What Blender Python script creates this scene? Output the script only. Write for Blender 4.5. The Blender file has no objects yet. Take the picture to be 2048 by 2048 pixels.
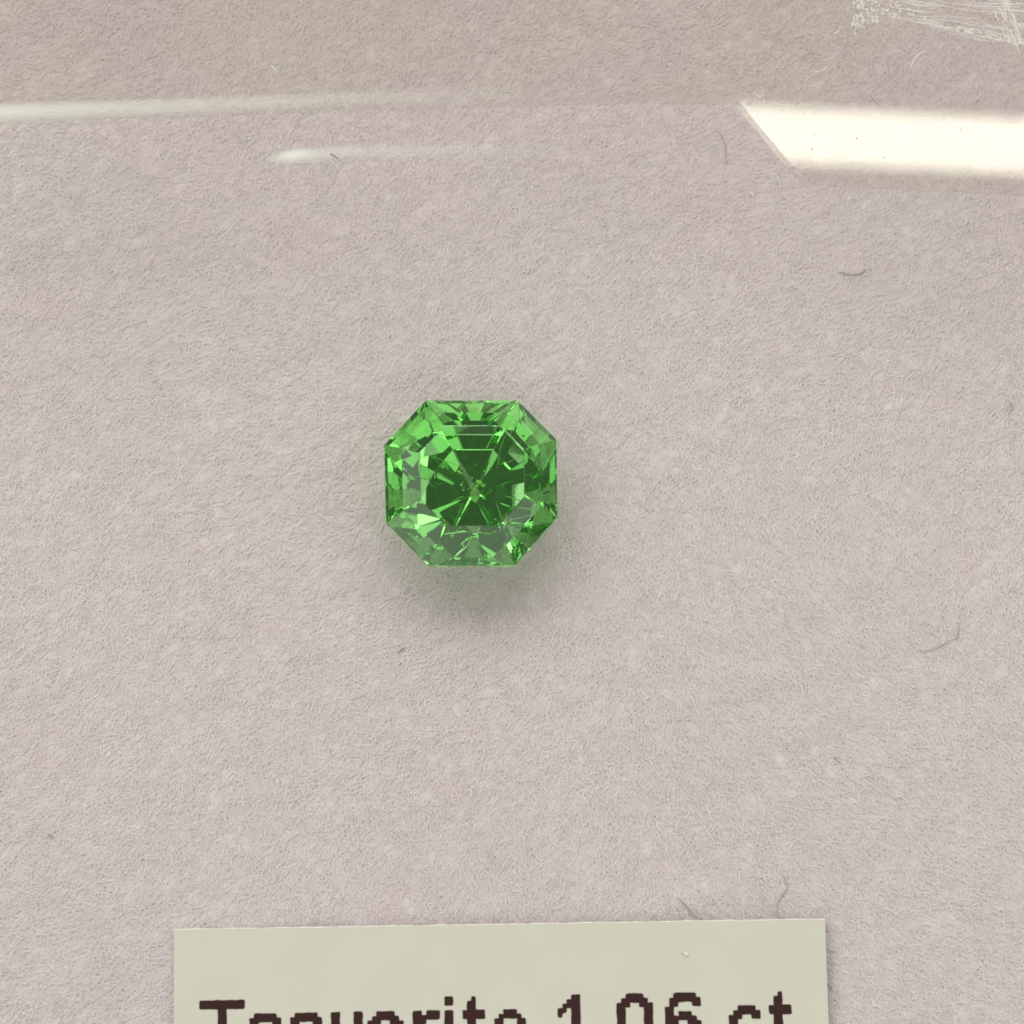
import bpy, bmesh, math, random
import numpy as np
from mathutils import Vector, Matrix

# ------------------------------------------------------------------ scene, camera, light
# one Blender unit is one millimetre
S = bpy.context.scene
S.unit_settings.system = 'METRIC'
S.unit_settings.scale_length = 0.001
COL = S.collection
R = math.radians

TILT = R(12.0)
DIST = 110.0
FIELD = 33.2                       # millimetres across the frame at the pad
CAM = Vector((0.0, -DIST * math.sin(TILT), DIST * math.cos(TILT)))

cd = bpy.data.cameras.new('camera')
cam = bpy.data.objects.new('camera', cd)
COL.objects.link(cam)
cam.location = CAM
cam.rotation_euler = (TILT, 0, 0)
cd.sensor_width = 36.0
cd.lens = 36.0 * DIST / FIELD
cd.clip_start = 1.0
cd.clip_end = 6000.0
cd.dof.use_dof = True
cd.dof.focus_distance = DIST - 0.6
cd.dof.aperture_fstop = 0.15
S.camera = cam

w = bpy.data.worlds.new('World')
S.world = w
w.use_nodes = True
bg = w.node_tree.nodes['Background']
bg.inputs[0].default_value = (1.0, 0.97, 0.93, 1)
bg.inputs[1].default_value = 0.13


def area(name, loc, target, sx, sy, radiance, color=(1, 1, 1), roll=0.0):
    ld = bpy.data.lights.new(name, 'AREA')
    ld.shape = 'RECTANGLE'
    ld.size, ld.size_y = sx, sy
    ld.energy = radiance * sx * sy * math.pi      # even emitter of that radiance
    ld.color = color
    o = bpy.data.objects.new(name, ld)
    COL.objects.link(o)
    o.location = loc
    q = (Vector(target) - Vector(loc)).to_track_quat('-Z', 'Y')
    o.rotation_euler = (q.to_matrix() @ Matrix.Rotation(roll, 3, 'Z')).to_euler()
    return o


# a broad window behind the box, fill lamps added out of view on the other sides
area('window_light', (-190, 1050, 1000), (0, 0, 0), 2000, 900, 3.2, (1.0, 0.985, 0.965))
area('left_fill', (-1100, -150, 800), (0, 0, 0), 2000, 1000, 1.08, (1.0, 0.97, 0.95))
area('right_fill', (1100, -50, 800), (0, 0, 0), 2000, 1000, 1.0, (1.0, 0.965, 0.96))
area('front_fill', (0, -1150, 750), (0, 0, 0), 2000, 900, 0.8, (1.0, 0.97, 0.96))

S.view_settings.view_transform = 'Standard'
S.view_settings.look = 'None'
S.view_settings.exposure = 0.0
S.view_settings.gamma = 1.0
S.view_settings.use_curve_mapping = False

S.render.engine = 'CYCLES'
cy = S.cycles
cy.max_bounces = 24
cy.transmission_bounces = 24
cy.glossy_bounces = 16
cy.diffuse_bounces = 5
cy.transparent_max_bounces = 24
cy.sample_clamp_indirect = 10.0
cy.pixel_filter_type = 'BLACKMAN_HARRIS'
cy.filter_width = 1.8
cy.blur_glossy = 0.0
cy.caustics_refractive = True
cy.caustics_reflective = True
cy.use_denoising = True
try:
    cy.denoiser = 'OPENIMAGEDENOISE'
    cy.denoising_input_passes = 'RGB_ALBEDO_NORMAL'
    cy.denoising_prefilter = 'ACCURATE'
except Exception:
    pass

rnd = random.Random(7)
rng = np.random.default_rng(11)


# ------------------------------------------------------------------ helpers
def ray(u, v):
    """direction from the camera for a plan coordinate (0..2048 across the field)"""
    s = FIELD / 2048.0
    d = Vector(((u - 1024) * s, (1024 - v) * s, -DIST))
    d = Matrix.Rotation(TILT, 3, 'X') @ d
    return d.normalized()


def spot(u, v, z=0.0):
    """where that coordinate falls on the level surface at height z"""
    d = ray(u, v)
    t = (z - CAM.z) / d.z
    return CAM + d * t


def mesh_obj(name, verts, faces, mat=None, parent=None, smooth=False):
    me = bpy.data.meshes.new(name)
    me.from_pydata([tuple(p) for p in verts], [], faces)
    me.update()
    o = bpy.data.objects.new(name, me)
    COL.objects.link(o)
    if mat:
        me.materials.append(mat)
    if smooth:
        for p in me.polygons:
            p.use_smooth = True
    if parent:
        o.parent = parent
    return o


def bm_obj(name, bm, mat=None, parent=None, smooth=False):
    me = bpy.data.meshes.new(name)
    bm.to_mesh(me)
    bm.free()
    o = bpy.data.objects.new(name, me)
    COL.objects.link(o)
    if mat:
        me.materials.append(mat)
    if smooth:
        for p in me.polygons:
            p.use_smooth = True
    if parent:
        o.parent = parent
    return o


def tag(o, label=None, cat=None, group=None, kind=None):
    for k, v in (('label', label), ('category', cat), ('group', group), ('kind', kind)):
        if v:
            o[k] = v
    return o


def empty(name, loc):
    o = bpy.data.objects.new(name, None)
    COL.objects.link(o)
    o.location = loc
    o.empty_display_size = 1.0
    return o


def new_mat(name):
    m = bpy.data.materials.new(name)
    m.use_nodes = True
    nt = m.node_tree
    nt.nodes.clear()
    out = nt.nodes.new('ShaderNodeOutputMaterial')
    return m, nt, out


def N(nt, t, **kw):
    n = nt.nodes.new(t)
    for k, v in kw.items():
        setattr(n, k, v)
    return n


def principled(name, color, rough=0.6, spec=0.3):
    m, nt, out = new_mat(name)
    p = N(nt, 'ShaderNodeBsdfPrincipled')
    p.inputs['Base Color'].default_value = (*color, 1)
    p.inputs['Roughness'].default_value = rough
    p.inputs['Specular IOR Level'].default_value = spec
    nt.links.new(p.outputs[0], out.inputs[0])
    return m


def tube(pts, radii, sides=6):
    """verts and faces of a tapered tube along points"""
    V, F = [], []
    n = len(pts)
    for i, p in enumerate(pts):
        a = pts[max(i - 1, 0)]
        b = pts[min(i + 1, n - 1)]
        t = (b - a).normalized()
        s = t.cross(Vector((0, 0, 1)))
        if s.length < 1e-4:
            s = Vector((1, 0, 0))
        s.normalize()
        k = s.cross(t)
        for j in range(sides):
            an = 2 * math.pi * j / sides
            V.append(p + s * math.cos(an) * radii[i] + k * math.sin(an) * radii[i])
    for i in range(n - 1):
        for j in range(sides):
            a, b = i * sides + j, i * sides + (j + 1) % sides
            F.append((a, b, b + sides, a + sides))
    F.append(tuple(reversed(range(sides))))
    F.append(tuple(range((n - 1) * sides, n * sides)))
    return V, F


def smooth_path(pts, sub=6):
    """Catmull-Rom through the points"""
    P = [Vector(p) for p in pts]
    P = [P[0] * 2 - P[1]] + P + [P[-1] * 2 - P[-2]]
    out = []
    for i in range(1, len(P) - 2):
        for k in range(sub):
            t = k / sub
            a, b, c, d = P[i - 1], P[i], P[i + 1], P[i + 2]
            out.append(0.5 * ((2 * b) + (c - a) * t + (2 * a - 5 * b + 4 * c - d) * t * t + (3 * b - a - 3 * c + d) * t ** 3))
    out.append(P[-2])
    return out


# ------------------------------------------------------------------ the pad
GEM_C = spot(942, 966, 1.9)                       # middle of the stone


def pad_height(x, y):
    """gentle unevenness of the pad and the dent the stone is pressed into"""
    x = np.asarray(x, float)
    y = np.asarray(y, float)
    h = 0.10 * np.sin(x * 0.21 + 0.7) * np.cos(y * 0.17 - 0.4) + 0.05 * np.sin(x * 0.55 + y * 0.43)
    h = h + 0.018 * np.sin(x * 1.7 - y * 1.1) * np.sin(y * 1.9 + x * 0.6)
    r = np.hypot(x - GEM_C.x - 0.05, y - GEM_C.y - 0.05)
    return h - 1.52 * np.exp(-(r / 1.38) ** 2) - 0.07 * np.exp(-(r / 3.2) ** 2)


def felt_material(name, islands):
    m, nt, out = new_mat(name)
    tc = N(nt, 'ShaderNodeTexCoord')
    big = N(nt, 'ShaderNodeTexNoise')
    big.inputs['Scale'].default_value = 0.16
    big.inputs['Detail'].default_value = 4
    nt.links.new(tc.outputs['Object'], big.inputs['Vector'])
    r1 = N(nt, 'ShaderNodeValToRGB')
    e = r1.color_ramp.elements
    e[0].position, e[0].color = 0.28, (0.822, 0.752, 0.745, 1)
    e[1].position, e[1].color = 0.74, (0.815, 0.770, 0.724, 1)
    nt.links.new(big.outputs[0], r1.inputs[0])
    fine = N(nt, 'ShaderNodeTexNoise')
    fine.inputs['Scale'].default_value = 3.2
    fine.inputs['Detail'].default_value = 6
    fine.inputs['Roughness'].default_value = 0.7
    nt.links.new(tc.outputs['Object'], fine.inputs['Vector'])
    mr = N(nt, 'ShaderNodeMapRange')
    mr.inputs[1].default_value, mr.inputs[2].default_value = 0.3, 0.7
    mr.inputs[3].default_value, mr.inputs[4].default_value = 0.96, 1.035
    nt.links.new(fine.outputs[0], mr.inputs[0])
    mul = N(nt, 'ShaderNodeMix', data_type='RGBA', blend_type='MULTIPLY')
    mul.inputs[0].default_value = 1.0
    nt.links.new(r1.outputs[0], mul.inputs[6])
    nt.links.new(mr.outputs[0], mul.inputs[7])
    col = mul.outputs[2]
    if not islands:                      # ground under the loose fibres, darkened for the shade between them
        mul.inputs[0].default_value = 1.0
        mr.inputs[3].default_value, mr.inputs[4].default_value = 0.89, 0.985
    if islands:
        g = N(nt, 'ShaderNodeNewGeometry')
        r2 = N(nt, 'ShaderNodeValToRGB')
        e = r2.color_ramp.elements
        e[0].position, e[0].color = 0.0, (0.94, 0.93, 0.93, 1)
        e[1].position, e[1].color = 1.0, (1.06, 1.055, 1.05, 1)
        nt.links.new(g.outputs['Random Per Island'], r2.inputs[0])
        m2 = N(nt, 'ShaderNodeMix', data_type='RGBA', blend_type='MULTIPLY')
        m2.inputs[0].default_value = 1.0
        nt.links.new(col, m2.inputs[6])
        nt.links.new(r2.outputs[0], m2.inputs[7])
        col = m2.outputs[2]
    p = N(nt, 'ShaderNodeBsdfPrincipled')
    p.inputs['Roughness'].default_value = 0.85
    p.inputs['Specular IOR Level'].default_value = 0.13
    nt.links.new(col, p.inputs['Base Color'])
    if not islands:
        b = N(nt, 'ShaderNodeBump')
        b.inputs['Strength'].default_value = 0.8
        b.inputs['Distance'].default_value = 0.03
        n3 = N(nt, 'ShaderNodeTexNoise')
        n3.inputs['Scale'].default_value = 24.0
        n3.inputs['Detail'].default_value = 5
        nt.links.new(tc.outputs['Object'], n3.inputs['Vector'])
        nt.links.new(n3.outputs[0], b.inputs['Height'])
        nt.links.new(b.outputs[0], p.inputs['Normal'])
    nt.links.new(p.outputs[0], out.inputs[0])
    return m


FELT = felt_material('felt', False)
FIBRE = felt_material('felt_fibre', True)


def build_pad():
    # fine in the middle, coarse to the rim
    ax = np.unique(np.concatenate([np.linspace(-60, -22, 20), np.linspace(-22, 22, 190), np.linspace(22, 60, 20)]))
    n = len(ax)
    X, Y = np.meshgrid(ax, ax, indexing='xy')
    Z = pad_height(X, Y) - 0.035
    V = np.stack([X.ravel(), Y.ravel(), Z.ravel()], 1).tolist()
    F = [(j * n + i, j * n + i + 1, (j + 1) * n + i + 1, (j + 1) * n + i) for j in range(n - 1) for i in range(n - 1)]
    rim = [i for i in range(n)] + [j * n + n - 1 for j in range(1, n)] + [(n - 1) * n + i for i in range(n - 2, -1, -1)] + [j * n for j in range(n - 2, 0, -1)]
    base = len(V)
    for k in rim:
        V.append([V[k][0], V[k][1], -6.0])
    m = len(rim)
    for k in range(m):
        F.append((rim[k], base + k, base + (k + 1) % m, rim[(k + 1) % m]))
    F.append(tuple(base + k for k in range(m - 1, -1, -1)))
    o = mesh_obj('felt_pad', V, F, FELT, smooth=True)
    tag(o, 'pale pinkish grey felted pad under the stone and the label', 'pad', kind='structure')
    return o


PAD = build_pad()


def build_fibres(count=270000):
    x = rng.uniform(-21, 21, count)
    y = rng.uniform(-21.5, 22.5, count)
    length = rng.gamma(5.0, 0.052, count) + 0.12
    side = 1 / (1 + np.exp(-(x - 4 - 0.35 * y) / 3.0)) * 1 / (1 + np.exp((y - 1) / 3.0))
    mean = np.radians(52) + np.radians(75) * side + 0.25 * np.sin(x * 0.3 + y * 0.22)
    ang = mean + rng.normal(0, 0.70, count)
    curl = rng.normal(0, 0.5, count)
    lift = rng.exponential(0.009, count) + 0.003
    half = rng.uniform(0.006, 0.0115, count)
    k = 3
    V = np.zeros((count, k, 3, 3), np.float32)
    for i in range(k):
        t = i / (k - 1) - 0.5
        a = ang + curl * t
        px = x + np.cos(ang + curl * t * 0.5) * length * t
        py = y + np.sin(ang + curl * t * 0.5) * length * t
        pz = pad_height(px, py) + lift * (1 - (2 * t) ** 2) * 1.6 + 0.002
        nx, ny = -np.sin(a), np.cos(a)
        wd = half * (1.0 if 0 < i < k - 1 else 0.5)
        for j, (o, h) in enumerate(((-1, 0.0), (0, 1.0), (1, 0.0))):
            V[:, i, j, 0] = px + nx * wd * o
            V[:, i, j, 1] = py + ny * wd * o
            V[:, i, j, 2] = pz + wd * h
    nv = count * k * 3
    base = (np.arange(count) * k * 3)[:, None]
    q = []
    for i in range(k - 1):
        for j in range(2):
            a = i * 3 + j
            q.append([a, a + 3, a + 4, a + 1])
    q = np.array(q)
    loops = (base[:, :, None] + q[None]).reshape(-1).astype(np.int32)
    nf = count * len(q)
    me = bpy.data.meshes.new('felt_fibre')
    me.vertices.add(nv)
    me.vertices.foreach_set('co', V.reshape(-1))
    me.loops.add(nf * 4)
    me.loops.foreach_set('vertex_index', loops)
    me.polygons.add(nf)
    me.polygons.foreach_set('loop_start', np.arange(0, nf * 4, 4, dtype=np.int32))
    me.update(calc_edges=True)
    me.validate()
    me.materials.append(FIBRE)
    me.polygons.foreach_set('use_smooth', np.ones(len(me.polygons), dtype=bool))
    o = bpy.data.objects.new('felt_fibre', me)
    COL.objects.link(o)
    o.parent = PAD
    o['kind'] = 'stuff'
    return o


build_fibres()


# ------------------------------------------------------------------ the stone
def gem_material():
    m, nt, out = new_mat('green_garnet')
    g = N(nt, 'ShaderNodeBsdfGlass')
    g.inputs['Color'].default_value = (1, 1, 1, 1)
    g.inputs['Roughness'].default_value = 0.0
    g.inputs['IOR'].default_value = 1.74
    v = N(nt, 'ShaderNodeVolumeAbsorption')
    v.inputs['Color'].default_value = (0.47, 0.875, 0.36, 1)
    v.inputs['Density'].default_value = 0.36
    nt.links.new(g.outputs[0], out.inputs[0])
    nt.links.new(v.outputs[0], out.inputs[1])
    return m


GEM_Z = 1.9
OUT = [(851, 802), (1035, 802), (1113, 880), (1114.5, 1036), (1029, 1132), (857, 1132), (772, 1047), (768.5, 891)]


def build_gem():
    base = Vector((GEM_C.x, GEM_C.y, -1.40))
    root = empty('gemstone', base)
    tag(root, 'small green step cut gemstone, octagonal, standing in the felt pad', 'gemstone')
    ring = [spot(u, v, GEM_Z) - base for (u, v) in OUT]
    c = Vector((sum(p.x for p in ring) / 8, sum(p.y for p in ring) / 8, 0))

    def tier(scale, z, dx=0.0, dy=0.0, jit=0.0, sy=1.0):
        out = []
        for i, p in enumerate(ring):
            d = Vector((p.x - c.x, p.y - c.y, 0))
            out.append(Vector((c.x + dx + d.x * scale + rnd.uniform(-jit, jit), c.y + dy + d.y * sy * scale + rnd.uniform(-jit, jit), z + rnd.uniform(-jit, jit))))
        return out

    g = GEM_Z + 1.40
    tiers = [
        tier(0.600, g + 0.98, 0.05, 0.02),       # table
        tier(0.800, g + 0.58, 0.02, 0.01),
        tier(1.000, g + 0.08),                   # girdle
        tier(1.000, g - 0.08),
        tier(0.860, g - 0.74, 0.01, -0.01, jit=0.010),
        tier(0.680, g - 1.42, 0.02, -0.02, jit=0.012),
        tier(0.450, g - 2.16, 0.05, -0.04, jit=0.015, sy=1.08),
        tier(0.050, g - 3.26, 0.08, -0.06, jit=0.02),      # culet
    ]
    bm = bmesh.new()
    L = [[bm.verts.new(p) for p in t] for t in tiers]
    bm.faces.new(list(reversed(L[0])))
    for a, b in zip(L, L[1:]):
        for i in range(8):
            j = (i + 1) % 8
            bm.faces.new((a[i], a[j], b[j], b[i]))
    bm.faces.new(L[-1])
    bmesh.ops.recalc_face_normals(bm, faces=bm.faces)
    bmesh.ops.bevel(bm, geom=list(bm.edges), offset=0.012, segments=1, affect='EDGES', profile=0.5)
    bm_obj('stone_body', bm, gem_material(), root)

    # natural flaws inside: feathers, also painting the light on facet joins, and specks
    table = GEM_Z + 0.98

    def inside(cu, cv, depth):
        p = spot(740 + cu / 4.83, 770 + cv / 4.83, table) - base
        return p + Vector((0, 0.12, -0.993)) * depth
    pale = principled('pale_flaw', (0.50, 0.74, 0.36), 0.4, 0.4)
    dark = principled('dark_flaw', (0.02, 0.05, 0.015), 0.4, 0.5)
    for path, d0, d1, rad in (
            (((870, 800), (800, 752), (700, 730), (610, 690), (520, 700)), 2.0, 1.0, 0.012),
            (((1225, 800), (1240, 740), (1260, 600), (1320, 460)), 1.9, 0.9, 0.012),
            (((1250, 762), (1320, 745), (1390, 715), (1500, 650)), 1.9, 1.0, 0.012),
            (((890, 1150), (850, 1240), (830, 1300), (770, 1430)), 2.2, 1.0, 0.013),
            (((1220, 1150), (1250, 1230), (1275, 1300), (1340, 1420)), 2.2, 1.0, 0.018),
            (((910, 1075), (860, 1085), (800, 1125)), 2.3, 1.9, 0.012),
            (((1010, 935), (980, 970), (935, 1010)), 2.1, 2.2, 0.012),
            (((1300, 1070), (1390, 1095), (1520, 1140)), 2.0, 1.4, 0.018)):
        pts = []
        for k, (a, b) in enumerate(path):
            t = k / (len(path) - 1)
            pts.append(inside(a, b, d0 + (d1 - d0) * t))
        pts = smooth_path(pts, 4)
        n = len(pts)
        V, F = tube(pts, [rad * (0.35 + rnd.uniform(0.3, 0.9) * math.sin(math.pi * (k + 0.6) / (n + 0.2))) for k in range(n)], 5)
        mesh_obj('feather_glint', V, F, pale, root)
    spots = [(855, 830), (880, 850), (905, 870), (880, 800), (915, 905), (890, 935), (880, 960), (900, 985), (895, 1010), (960, 880), (980, 895),
             (940, 930), (740, 800), (720, 790), (1050, 800), (1100, 830), (1020, 760), (930, 720), (790, 1370), (1210, 1300), (1180, 1330),
             (800, 1560), (770, 1620), (1290, 1610), (590, 410)]
    for k, (a, b) in enumerate(spots):
        bm = bmesh.new()
        bmesh.ops.create_icosphere(bm, subdivisions=1, radius=rnd.uniform(0.018, 0.05))
        sx, sy = rnd.uniform(0.5, 1.6), rnd.uniform(0.5, 1.6)
        for v in bm.verts:
            v.co = Vector((v.co.x * sx, v.co.y * sy, v.co.z)) * rnd.uniform(0.7, 1.3)
        o = bm_obj('crystal_or_glow_flake', bm, dark if k in (14, 17) else pale, root)
        d = 1.9 if k < 18 else (1.2 if k < 21 else 0.75)
        o.location = inside(a, b, d + rnd.uniform(-0.2, 0.2))
    # yellow-green flakes added over the culet, painting its glow as colour
    glow = principled('culet_glow', (0.40, 0.68, 0.20), 0.35, 0.5)
    for k in range(16):
        bm = bmesh.new()
        bmesh.ops.create_icosphere(bm, subdivisions=1, radius=rnd.uniform(0.03, 0.075))
        sx, sy = rnd.uniform(0.4, 1.7), rnd.uniform(0.4, 1.4)
        for v in bm.verts:
            v.co = Vector((v.co.x * sx, v.co.y * sy, v.co.z * 0.5)) * rnd.uniform(0.6, 1.4)
        o = bm_obj('crystal_or_glow_flake', bm, glow, root)
        t = rnd.random()
        o.location = inside(1060 + (rnd.random() - 0.5) * (40 + 240 * t), 930 + 190 * t, 2.1 + rnd.uniform(-0.15, 0.25))
        o.rotation_euler = (rnd.uniform(-0.5, 0.5), rnd.uniform(-0.5, 0.5), rnd.uniform(0, 3))
    return root, base, g


GEM, GBASE, GG = build_gem()


# ------------------------------------------------------------------ the paper label
def build_label():
    paper, nt, out = new_mat('label_paper')
    tc = N(nt, 'ShaderNodeTexCoord')
    n1 = N(nt, 'ShaderNodeTexNoise')
    n1.inputs['Scale'].default_value = 0.5
    n1.inputs['Detail'].default_value = 3
    nt.links.new(tc.outputs['Object'], n1.inputs['Vector'])
    r = N(nt, 'ShaderNodeValToRGB')
    e = r.color_ramp.elements
    e[0].position, e[0].color = 0.35, (0.655, 0.650, 0.535, 1)
    e[1].position, e[1].color = 0.65, (0.667, 0.678, 0.550, 1)
    nt.links.new(n1.outputs[0], r.inputs[0])
    p = N(nt, 'ShaderNodeBsdfPrincipled')
    p.inputs['Roughness'].default_value = 0.55
    p.inputs['Specular IOR Level'].default_value = 0.3
    nt.links.new(r.outputs[0], p.inputs['Base Color'])
    b = N(nt, 'ShaderNodeBump')
    b.inputs['Strength'].default_value = 0.25
    b.inputs['Distance'].default_value = 0.01
    n2 = N(nt, 'ShaderNodeTexNoise')
    n2.inputs['Scale'].default_value = 9.0
    n2.inputs['Detail'].default_value = 4
    nt.links.new(tc.outputs['Object'], n2.inputs['Vector'])
    nt.links.new(n2.outputs[0], b.inputs['Height'])
    nt.links.new(b.outputs[0], p.inputs['Normal'])
    nt.links.new(p.outputs[0], out.inputs[0])
    core = principled('paper_core_highlight', (0.86, 0.86, 0.74), 0.8, 0.1)
    ink = principled('brown_black_ink', (0.040, 0.013, 0.011), 0.45, 0.35)

    ZB, TH = 0.13, 0.13
    tl = spot(348, 1858, ZB + TH)
    tr = spot(1650, 1837, ZB + TH)
    root = empty('paper_label', (tl.x, tl.y, ZB))
    ex = Vector((tr.x - tl.x, tr.y - tl.y, 0))
    W = ex.length
    ang = math.atan2(ex.y, ex.x)
    root.rotation_euler = (0, 0, ang)
    H = 7.6
    tag(root, 'cream paper label printed in dark brown bitmap letters on the pad', 'label')
    # sheet: the long cut edge wavers a little
    nx = 90
    top = [0.006 * math.sin(i * 0.9) * rnd.uniform(0.2, 1) + rnd.uniform(-0.005, 0.005) for i in range(nx + 1)]
    V, F = [], []
    for i in range(nx + 1):
        x = W * i / nx
        V += [Vector((x, top[i] - 0.035, TH)), Vector((x, -H, TH)), Vector((x, top[i] - 0.035, 0)), Vector((x, -H, 0))]
    for i in range(nx):
        a = i * 4
        F += [(a + 1, a + 5, a + 4, a), (a + 2, a + 6, a + 7, a + 3), (a, a + 4, a + 6, a + 2), (a + 3, a + 7, a + 5, a + 1)]
    F += [(0, 2, 3, 1), (nx * 4 + 1, nx * 4 + 3, nx * 4 + 2, nx * 4)]
    mesh_obj('paper_sheet', V, F, paper, root)
    # cut paper core along the top, whitened to paint its bright highlight
    V, F = [], []
    for i in range(nx + 1):
        x = W * i / nx
        f = rnd.uniform(0.03, 0.055)
        y = top[i] - 0.033
        V += [Vector((x, y, TH + 0.006)), Vector((x, y + f * 0.6, TH - 0.01)), Vector((x, y + f, TH * 0.35)), Vector((x, y, TH * 0.3)), ]
    for i in range(nx):
        a = i * 4
        for j in range(4):
            F.append((a + j, a + (j + 1) % 4, a + 4 + (j + 1) % 4, a + 4 + j))
    F += [(3, 2, 1, 0), (nx * 4, nx * 4 + 1, nx * 4 + 2, nx * 4 + 3)]
    mesh_obj('cut_edge', V, F, core, root)

    # bitmap letters, rows from the cap line down, each dot 0.147 mm
    G = {
        'T': ['XXXXXXXXXX', 'XXXXXXXXXX'] + ['....XX....'] * 12,
        's': ['.......'] * 3 + ['.XXXXX.', 'XXXXXXX', 'XX...XX', 'XX.....', 'XXXX...', '.XXXXX.', '...XXXX', '.....XX', 'XX...XX', 'XXXXXXX', '.XXXXX.'],
        'a': ['.......'] * 3 + ['.XXXXX.', 'XXXXXXX', 'XX...XX', '.....XX', '..XXXXX', '.XXXXXX', 'XXX..XX', 'XX...XX', 'XX..XXX', 'XXXXXXX', '.XXX.XX'],
        'v': ['.......'] * 3 + ['XX...XX'] * 4 + ['XX...XX', '.XX.XX.', '.XX.XX.', '.XX.XX.', '..XXX..', '..XXX..', '...X...'],
        'o': ['........'] * 3 + ['..XXXX..', '.XXXXXX.', 'XXX..XXX', 'XX....XX', 'XX....XX', 'XX....XX', 'XX....XX', 'XX....XX', 'XXX..XXX', '.XXXXXX.', '..XXXX..'],
        'r': ['......'] * 3 + ['XX.XXX', 'XXXXXX', 'XXX...'] + ['XX....'] * 8,
        'i': ['XX', 'XX', '..'] + ['XX'] * 11,
        't': ['..X..', '.XX..', '.XX..', 'XXXXX', 'XXXXX'] + ['.XX..'] * 7 + ['.XXXX', '..XXX'],
        'e': ['.......'] * 3 + ['..XXX..', '.XXXXX.', 'XX...XX', 'XX...XX', 'XXXXXXX', 'XXXXXXX', 'XX.....', 'XX.....', 'XX...XX', '.XXXXX.', '..XXX..'],
        '1': ['...XX', '..XXX', '.XXXX', 'XX.XX', 'X..XX'] + ['...XX'] * 9,
        '.': ['..'] * 12 + ['XX', 'XX'],
        '0': ['..XXXX..', '.XXXXXX.', 'XXX..XXX'] + ['XX....XX'] * 8 + ['XXX..XXX', '.XXXXXX.', '..XXXX..'],
        '6': ['..XXXXX.', '.XXXXXXX', '.XX...XX', 'XX......', 'XX.XXX..', 'XXXXXXX.', 'XXX..XXX', 'XX....XX', 'XX....XX', 'XX....XX', 'XX....XX', 'XXX..XXX', '.XXXXXX.', '..XXXX..'],
        'c': ['.......'] * 3 + ['..XXXX.', '.XXXXXX', 'XXX..XX', 'XX.....', 'XX.....', 'XX.....', 'XX.....', 'XX.....', 'XXX..XX', '.XXXXXX', '..XXXX.'],
    }
    text = [('T', 0), ('s', 11), ('a', 20), ('v', 29), ('o', 37), ('r', 47), ('i', 54), ('t', 58), ('e', 65),
            ('1', 79), ('.', 87), ('0', 92), ('6', 102.6), ('c', 116.7), ('t', 125.6)]
    D = 0.1422
    Rz = Matrix.Rotation(-ang, 3, 'Z')
    a0 = Rz @ (spot(399, 2001, ZB + TH) - root.location)
    for ch, cx in text:
        bm = bmesh.new()
        rows = G[ch]
        vd = {}

        def vert(i, j):
            if (i, j) not in vd:
                vd[(i, j)] = bm.verts.new((a0.x + (cx + i) * D + rnd.uniform(-.012, .012), a0.y - j * D * 1.0 + rnd.uniform(-.012, .012), TH + 0.016))
            return vd[(i, j)]
        for j, row in enumerate(rows):
            for i, q in enumerate(row):
                if q == 'X':
                    bm.faces.new((vert(i, j), vert(i, j + 1), vert(i + 1, j + 1), vert(i + 1, j)))
        # round the outer corners of the dots
        corner = [v for v in bm.verts if len(v.link_faces) == 1]
        bmesh.ops.bevel(bm, geom=corner, offset=0.045, segments=2, affect='VERTICES', profile=0.5)
        bmesh.ops.recalc_face_normals(bm, faces=bm.faces)
        ex_ = bmesh.ops.extrude_face_region(bm, geom=list(bm.faces))
        bmesh.ops.translate(bm, verts=[e for e in ex_['geom'] if isinstance(e, bmesh.types.BMVert)], vec=(0, 0, -0.014))
        bmesh.ops.recalc_face_normals(bm, faces=bm.faces)
        o = bm_obj('printed_dot' if ch == '.' else 'printed_letter', bm, ink, root)
    return root


build_label()


# ------------------------------------------------------------------ the clear plastic lid
LID_Z = 5.0


def plastic(name, tint, rough, ior=1.49):
    m, nt, out = new_mat(name)
    t = N(nt, 'ShaderNodeBsdfTransparent')
    t.inputs[0].default_value = (*tint, 1)
    g = N(nt, 'ShaderNodeBsdfGlossy')
    g.inputs['Roughness'].default_value = rough
    f = N(nt, 'ShaderNodeFresnel')
    # the sheet's far faces are met from inside: same reflectance there as outside
    ge = N(nt, 'ShaderNodeNewGeometry')
    mr = N(nt, 'ShaderNodeMapRange')
    mr.inputs[3].default_value, mr.inputs[4].default_value = ior, 1.0 / ior
    nt.links.new(ge.outputs['Backfacing'], mr.inputs[0])
    nt.links.new(mr.outputs[0], f.inputs['IOR'])
    mx = N(nt, 'ShaderNodeMixShader')
    nt.links.new(f.outputs[0], mx.inputs[0])
    nt.links.new(t.outputs[0], mx.inputs[1])
    nt.links.new(g.outputs[0], mx.inputs[2])
    nt.links.new(mx.outputs[0], out.inputs[0])
    return m


def hazy(name, color, cover):
    """scuffed plastic: part clear, part scattering"""
    m, nt, out = new_mat(name)
    t = N(nt, 'ShaderNodeBsdfTransparent')
    d = N(nt, 'ShaderNodeBsdfPrincipled')
    d.inputs['Base Color'].default_value = (*color, 1)
    d.inputs['Roughness'].default_value = 0.35
    mx = N(nt, 'ShaderNodeMixShader')
    mx.inputs[0].default_value = cover
    nt.links.new(t.outputs[0], mx.inputs[1])
    nt.links.new(d.outputs[0], mx.inputs[2])
    nt.links.new(mx.outputs[0], out.inputs[0])
    return m


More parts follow.
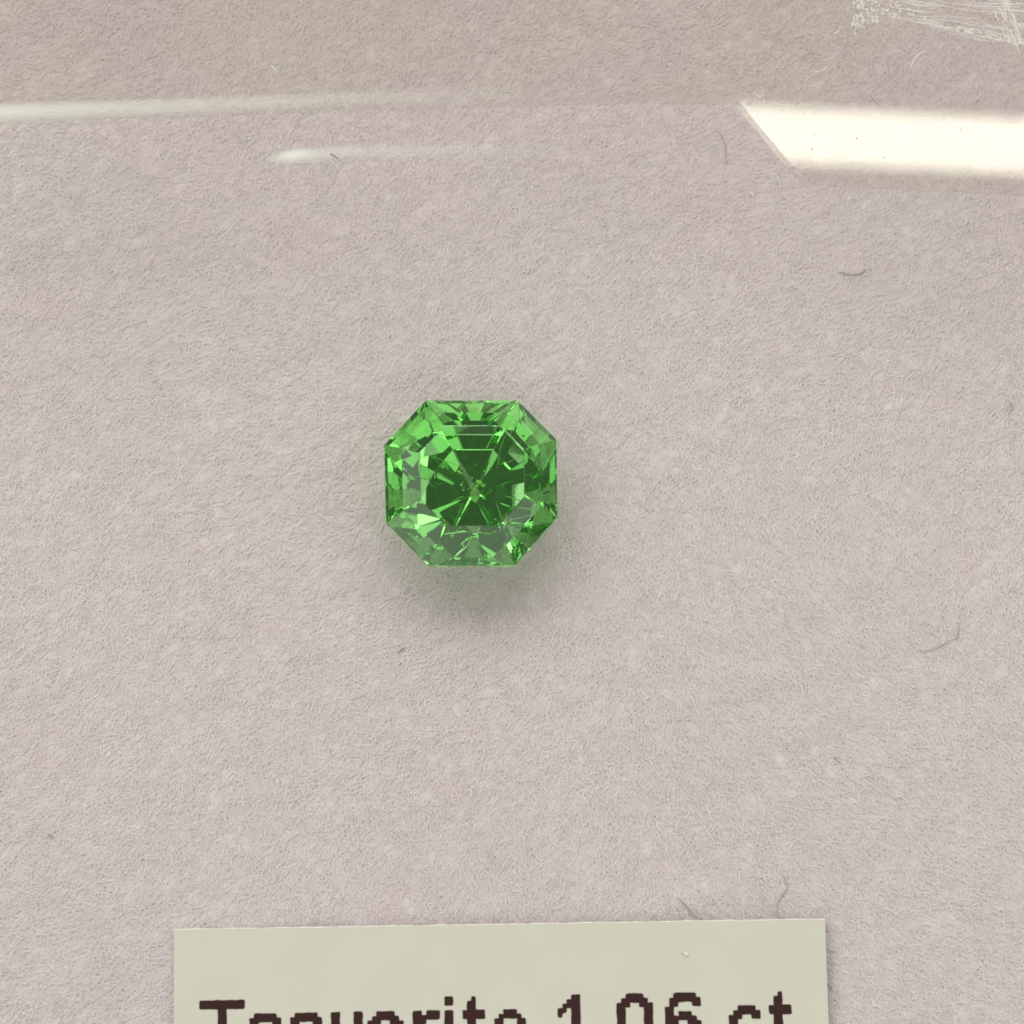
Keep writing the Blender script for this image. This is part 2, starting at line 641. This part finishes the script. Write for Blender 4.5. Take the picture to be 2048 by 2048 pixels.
def build_lid():
    top = [spot(u, v, LID_Z) for (u, v) in ((-260, 238), (300, 222), (900, 204), (1300, 192), (1472, 196), (1606, 356), (2330, 392))]
    far = 34.0
    ring = top + [Vector((top[-1].x, far, LID_Z)), Vector((top[0].x, far, LID_Z))]
    base = Vector((0, far, 0))
    root = empty('box_lid', base)
    tag(root, 'clear plastic box lid with scuffed corner above the far side of the pad', 'lid')
    clear = plastic('clear_plastic', (0.989, 0.982, 0.971), 0.012)
    bm = bmesh.new()
    vs = [bm.verts.new(p - base) for p in ring]
    f = bm.faces.new(vs)
    ext = bmesh.ops.extrude_face_region(bm, geom=[f])
    bmesh.ops.translate(bm, verts=[e for e in ext['geom'] if isinstance(e, bmesh.types.BMVert)], vec=(0, 0, -0.7))
    bmesh.ops.recalc_face_normals(bm, faces=bm.faces)
    bm_obj('clear_panel', bm, clear, root)
    # standing wall that carries the panel, beyond the pad in view
    bm = bmesh.new()
    bmesh.ops.create_cube(bm, size=1.0)
    x0, x1 = ring[-1].x, ring[-2].x
    for v in bm.verts:
        v.co = Vector(((x0 + x1) / 2 + v.co.x * (x1 - x0), 0.42 + v.co.y * 0.8, LID_Z / 2 + v.co.z * LID_Z))
    bm_obj('lid_wall', bm, clear, root)

    # pale strips painting soft light streaks on the lid, fading to one side
    lm, nt, out = new_mat('painted_streak')
    at = N(nt, 'ShaderNodeAttribute', attribute_name='streak_cover')
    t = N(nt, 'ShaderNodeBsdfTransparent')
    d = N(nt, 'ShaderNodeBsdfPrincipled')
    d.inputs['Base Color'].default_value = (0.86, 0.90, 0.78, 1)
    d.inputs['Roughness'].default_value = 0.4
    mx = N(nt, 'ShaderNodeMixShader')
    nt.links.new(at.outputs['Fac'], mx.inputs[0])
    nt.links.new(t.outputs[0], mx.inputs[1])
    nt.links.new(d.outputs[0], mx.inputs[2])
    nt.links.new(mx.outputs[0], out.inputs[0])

    def streak_strip(path, width, streak_cover, z):
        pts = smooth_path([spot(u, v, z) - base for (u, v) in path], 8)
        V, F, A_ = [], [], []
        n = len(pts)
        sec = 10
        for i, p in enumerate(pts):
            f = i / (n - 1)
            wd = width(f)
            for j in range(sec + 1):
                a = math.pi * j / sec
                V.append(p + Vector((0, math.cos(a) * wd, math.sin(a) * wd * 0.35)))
                A_.append(streak_cover(f) * math.sin(a) ** 4)
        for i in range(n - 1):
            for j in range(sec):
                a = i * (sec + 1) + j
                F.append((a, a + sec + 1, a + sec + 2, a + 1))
        o = mesh_obj('light_streak', V, F, lm, root, smooth=True)
        at = o.data.attributes.new('streak_cover', 'FLOAT', 'POINT')
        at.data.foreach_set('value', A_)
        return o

    streak_strip([(-240, 236), (0, 229), (200, 222), (420, 213), (700, 201), (1000, 192), (1280, 186)],
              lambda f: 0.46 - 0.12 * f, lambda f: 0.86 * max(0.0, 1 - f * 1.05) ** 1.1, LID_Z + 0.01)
    streak_strip([(530, 321), (600, 313), (680, 308), (780, 305), (950, 303), (1160, 301)],
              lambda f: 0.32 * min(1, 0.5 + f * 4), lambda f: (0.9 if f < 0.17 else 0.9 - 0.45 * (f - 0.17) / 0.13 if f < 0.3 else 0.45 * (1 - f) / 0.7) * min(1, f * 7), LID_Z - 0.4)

    # scuffed corner: a fan of scratches and rub marks
    scuff = hazy('scuffed_plastic', (0.90, 0.90, 0.83), 0.38)
    V, F = [], []

    def stroke(path, rad):
        pts = smooth_path([spot(u, v, LID_Z + 0.012) - base for (u, v) in path], 4)
        n = len(pts)
        v, f = tube(pts, [rad * (0.3 + 0.7 * math.sin(math.pi * (k + 0.4) / n)) * rnd.uniform(0.6, 1.3) for k in range(n)], 4)
        b = len(V)
        zc = LID_Z + 0.012 - base.z
        V.extend(Vector((p.x, p.y, zc + (p.z - zc) * 0.25)) for p in v)
        F.extend(tuple(b + q for q in fc) for fc in f)

    def flow(u0, u1, off):
        out = []
        for k in range(7):
            u = u0 + (u1 - u0) * k / 6
            t = max(0.0, (u - 1775) / 270)
            out.append((u, off + (16 + (off + 40) * 0.42) * t ** 0.85 + 4 * math.sin(t * 5 + off * 0.1) + rnd.uniform(-0.7, 0.7)))
        return out
    for k in range(95):
        u0 = rnd.uniform(1780, 2030)
        stroke(flow(u0, u0 + rnd.uniform(18, 120), rnd.uniform(-45, 40)), rnd.choice((0.006, 0.008, 0.010, 0.014, 0.022)))
    for k in range(150):
        u = 1708 + abs(rnd.gauss(0, 70))
        v = rnd.uniform(-20, 48) - 0.05 * (u - 1708)
        a = rnd.gauss(0.5, 0.7)
        ln = rnd.uniform(2, 9)
        stroke([(u, v), (u + ln * 0.5 * math.cos(a), v - ln * 0.5 * math.sin(a) + rnd.uniform(-1, 1)), (u + ln * math.cos(a), v - ln * math.sin(a))], rnd.uniform(0.010, 0.045))
    for k in range(26):
        u = rnd.uniform(1704, 1728)
        v = rnd.uniform(-5, 66)
        stroke([(u, v), (u + rnd.uniform(-1, 2), v + 3), (u + rnd.uniform(-2, 2), v + rnd.uniform(5, 9))], rnd.uniform(0.012, 0.035))
    for k in range(70):
        u = rnd.uniform(1850, 2048)
        v = 42 + (u - 1850) * 0.235 + rnd.gauss(0, 3.0)
        stroke([(u, v), (u + 3, v + rnd.uniform(-.5, 1.5)), (u + rnd.uniform(5, 11), v + rnd.uniform(0, 3))], rnd.uniform(0.010, 0.04))
    for k in range(34):
        t = rnd.uniform(0, 0.8)
        u, v = 2000 + 42 * t + rnd.gauss(0, 9), -12 + 120 * t + rnd.gauss(0, 6)
        stroke([(u, v), (u + rnd.uniform(2, 6), v + 8), (u + rnd.uniform(6, 12), v + rnd.uniform(14, 30))], rnd.uniform(0.01, 0.035))
    o = mesh_obj('scuff_mark', V, F, scuff, root)
    o['kind'] = 'stuff'
    return root, base, clear


LID, LBASE, CLEAR = build_lid()

# the tube lamp that glints in the lid, found by following the glint off the level panel
def lamp_point(u, v, h=500.0):
    d = ray(u, v)
    p = spot(u, v, LID_Z)
    d = Vector((d.x, d.y, -d.z))
    return p + d * ((h - LID_Z) / d.z)


A, B = lamp_point(1440, 262), lamp_point(2250, 300)
Wd = (lamp_point(1800, 222) - lamp_point(1800, 330)).length
mid = (A + B) / 2
dr = (B - A)
lamp = area('tube_lamp', mid, (mid.x, mid.y, 0), dr.length, Wd, 11.0, (1.0, 0.99, 0.80))
lamp.rotation_euler = (0, 0, math.atan2(dr.y, dr.x))


# ------------------------------------------------------------------ lint, dust and a paper flake
def thread(path, rad, mat, label, on_lid=False, name='lint_thread', arch=0.0, group=None):
    z0 = LID_Z + 0.03 if on_lid else 0.09
    pts = []
    for k, (u, v) in enumerate(path):
        p = spot(u, v, z0)
        if not on_lid:
            z = float(pad_height(p.x, p.y)) + 0.05
            p = spot(u, v, z)
        p.z += arch * math.sin(math.pi * k / (len(path) - 1))
        pts.append(p)
    pts = smooth_path(pts, 6)
    base = pts[0].copy()
    n = len(pts)
    V, F = tube([p - base for p in pts], [0.85 * rad * (0.55 + 0.45 * math.sin(math.pi * (k + 0.5) / n)) * rnd.uniform(0.85, 1.15) for k in range(n)], 6)
    o = mesh_obj(name, V, F, mat, smooth=True)
    o.location = base
    return tag(o, label, 'lint', group)


WHITE = principled('white_lint', (0.88, 0.88, 0.82), 0.5, 0.4)
DARK = principled('dark_lint', (0.30, 0.25, 0.26), 0.6, 0.3)
GREY = principled('grey_lint', (0.40, 0.35, 0.35), 0.6, 0.3)
BLUE = principled('blue_lint', (0.36, 0.37, 0.43), 0.6, 0.3)

thread([(1508, 184), (1513, 191), (1521, 193), (1527, 186)], 0.022, WHITE, 'tiny white lint hook on the clear lid at the pointed tip of the glint', True)
thread([(1621, 143), (1636, 143), (1647, 140), (1650, 134)], 0.018, WHITE, 'white lint thread lying level on the lid between glint and scuffed corner', True)
thread([(1821, 135), (1829, 118), (1840, 107), (1853, 102)], 0.020, WHITE, 'bent white lint thread on the lid below the fan of scratches', True)
thread([(1668, 68), (1673, 65), (1679, 61)], 0.026, WHITE, 'stubby white lint bit beside the end of the scuffed patch', True)
thread([(1544, 346), (1552, 350), (1558, 360), (1561, 375)], 0.020, WHITE, 'curved white lint thread on the pad by the lower corner of the glint')
thread([(1541, 365), (1548, 360), (1554, 358)], 0.013, WHITE, 'faint short white lint crossing the curved thread near the glint')
thread([(1502, 384), (1505, 389), (1509, 394)], 0.030, WHITE, 'brightest stubby white lint on the pad below the glint')
thread([(1588, 340), (1596, 348), (1604, 352)], 0.020, WHITE, 'white lint whisker poking from the lower corner of the glint', True)
thread([(543, 131), (547, 137), (553, 142)], 0.026, WHITE, 'lone white lint bit under the lid far from the glint', True)
thread([(1372, 22), (1376, 20)], 0.026, WHITE, 'minute white lint dot on the plain middle of the lid', True)
thread([(1735, 533), (1736, 512), (1735, 493), (1740, 466)], 0.011, WHITE, 'straight pale lint thread rising from the dark smile shaped hair')
thread([(1435, 262), (1445, 276), (1451, 296), (1453, 332)], 0.015, GREY, 'grey curved hair on the pad beside the slanted end of the glint')
thread([(1679, 545), (1698, 549), (1719, 548), (1733, 539)], 0.020, DARK, 'dark smile shaped hair on the pad with a pale thread above it')
thread([(2011, 799), (2020, 804), (2024, 813), (2017, 829)], 0.018, GREY, 'small dark hook shaped hair on bare pad level with the gemstone top')
thread([(1838, 1304), (1871, 1297), (1895, 1284), (1915, 1273), (1918, 1244)], 0.016, GREY, 'long grey hair with an upturned end on bare pad')
thread([(1564, 1746), (1574, 1772), (1566, 1790), (1556, 1805), (1554, 1834)], 0.016, BLUE, 'wavy bluish hair standing up from the label edge near its corner')
thread([(1355, 1794), (1373, 1812), (1385, 1828), (1395, 1838)], 0.018, BLUE, 'slanted straight bluish hair touching the top edge of the label')
thread([(96, 1668), (101, 1670), (108, 1676)], 0.022, GREY, 'tiny dark hair fragment on bare pad off the end of the label')
thread([(795, 1306), (803, 1300), (811, 1295)], 0.024, DARK, 'short dark slanted bristle on the pad below the gemstone shadow')
thread([(661, 307), (668, 312), (677, 317)], 0.038, GREY, 'stubby brown grey fleck on the short pale light streak on the lid', True)
thread([(1652, 1964), (1657, 1970), (1664, 1979)], 0.018, DARK, 'short dark hair beside the side edge of the label')
thread([(1737, 188), (1747, 199), (1760, 214)], 0.018, GREY, 'grey hair on the lid crossing the upper edge of the glint', True)
thread([(1668, 1514), (1674, 1521), (1682, 1525)], 0.024, GREY, 'faint brown crumb like hair between long grey hair and label')

for (a, b) in ((628, 705), (668, 890), (935, 825), (1100, 938), (1175, 872), (1187, 940), (1335, 885), (1558, 772), (680, 800), (1700, 930), (1650, 820)):
    bm = bmesh.new()
    bmesh.ops.create_icosphere(bm, subdivisions=1, radius=rnd.uniform(0.018, 0.034))
    for v in bm.verts:
        v.co = Vector((v.co.x, v.co.y, v.co.z * 0.6)) * rnd.uniform(0.7, 1.3)
    o = bm_obj('dust_speck', bm, GREY)
    o.location = spot(1400 + a / 2.981, b / 2.981, LID_Z + 0.02)
    tag(o, 'tiny dark dust speck on the lid within the bright glint', 'dust', 'dust specks in the glint')

# a curled flake of paper stuck on the label
bm = bmesh.new()
pts = [(-0.10, 0.05), (-0.03, -0.02), (0.04, -0.10), (0.10, 0.0), (0.07, 0.07), (0.0, 0.03), (-0.06, 0.09)]
top = [bm.verts.new((x, y, 0.035 + 0.5 * (x * x + y * y) * 2)) for x, y in pts]
bot = [bm.verts.new((x * 0.9, y * 0.9, 0.0)) for x, y in pts]
bm.faces.new(top)
bm.faces.new(list(reversed(bot)))
for k in range(len(pts)):
    j = (k + 1) % len(pts)
    bm.faces.new((bot[k], bot[j], top[j], top[k]))
bmesh.ops.recalc_face_normals(bm, faces=bm.faces)
o = bm_obj('paper_flake', bm, principled('flake_paper', (0.80, 0.80, 0.68), 0.6))
o.location = spot(1370, 1907, 0.265)
tag(o, 'tiny curled white paper flake stuck on the cream label', 'flake')
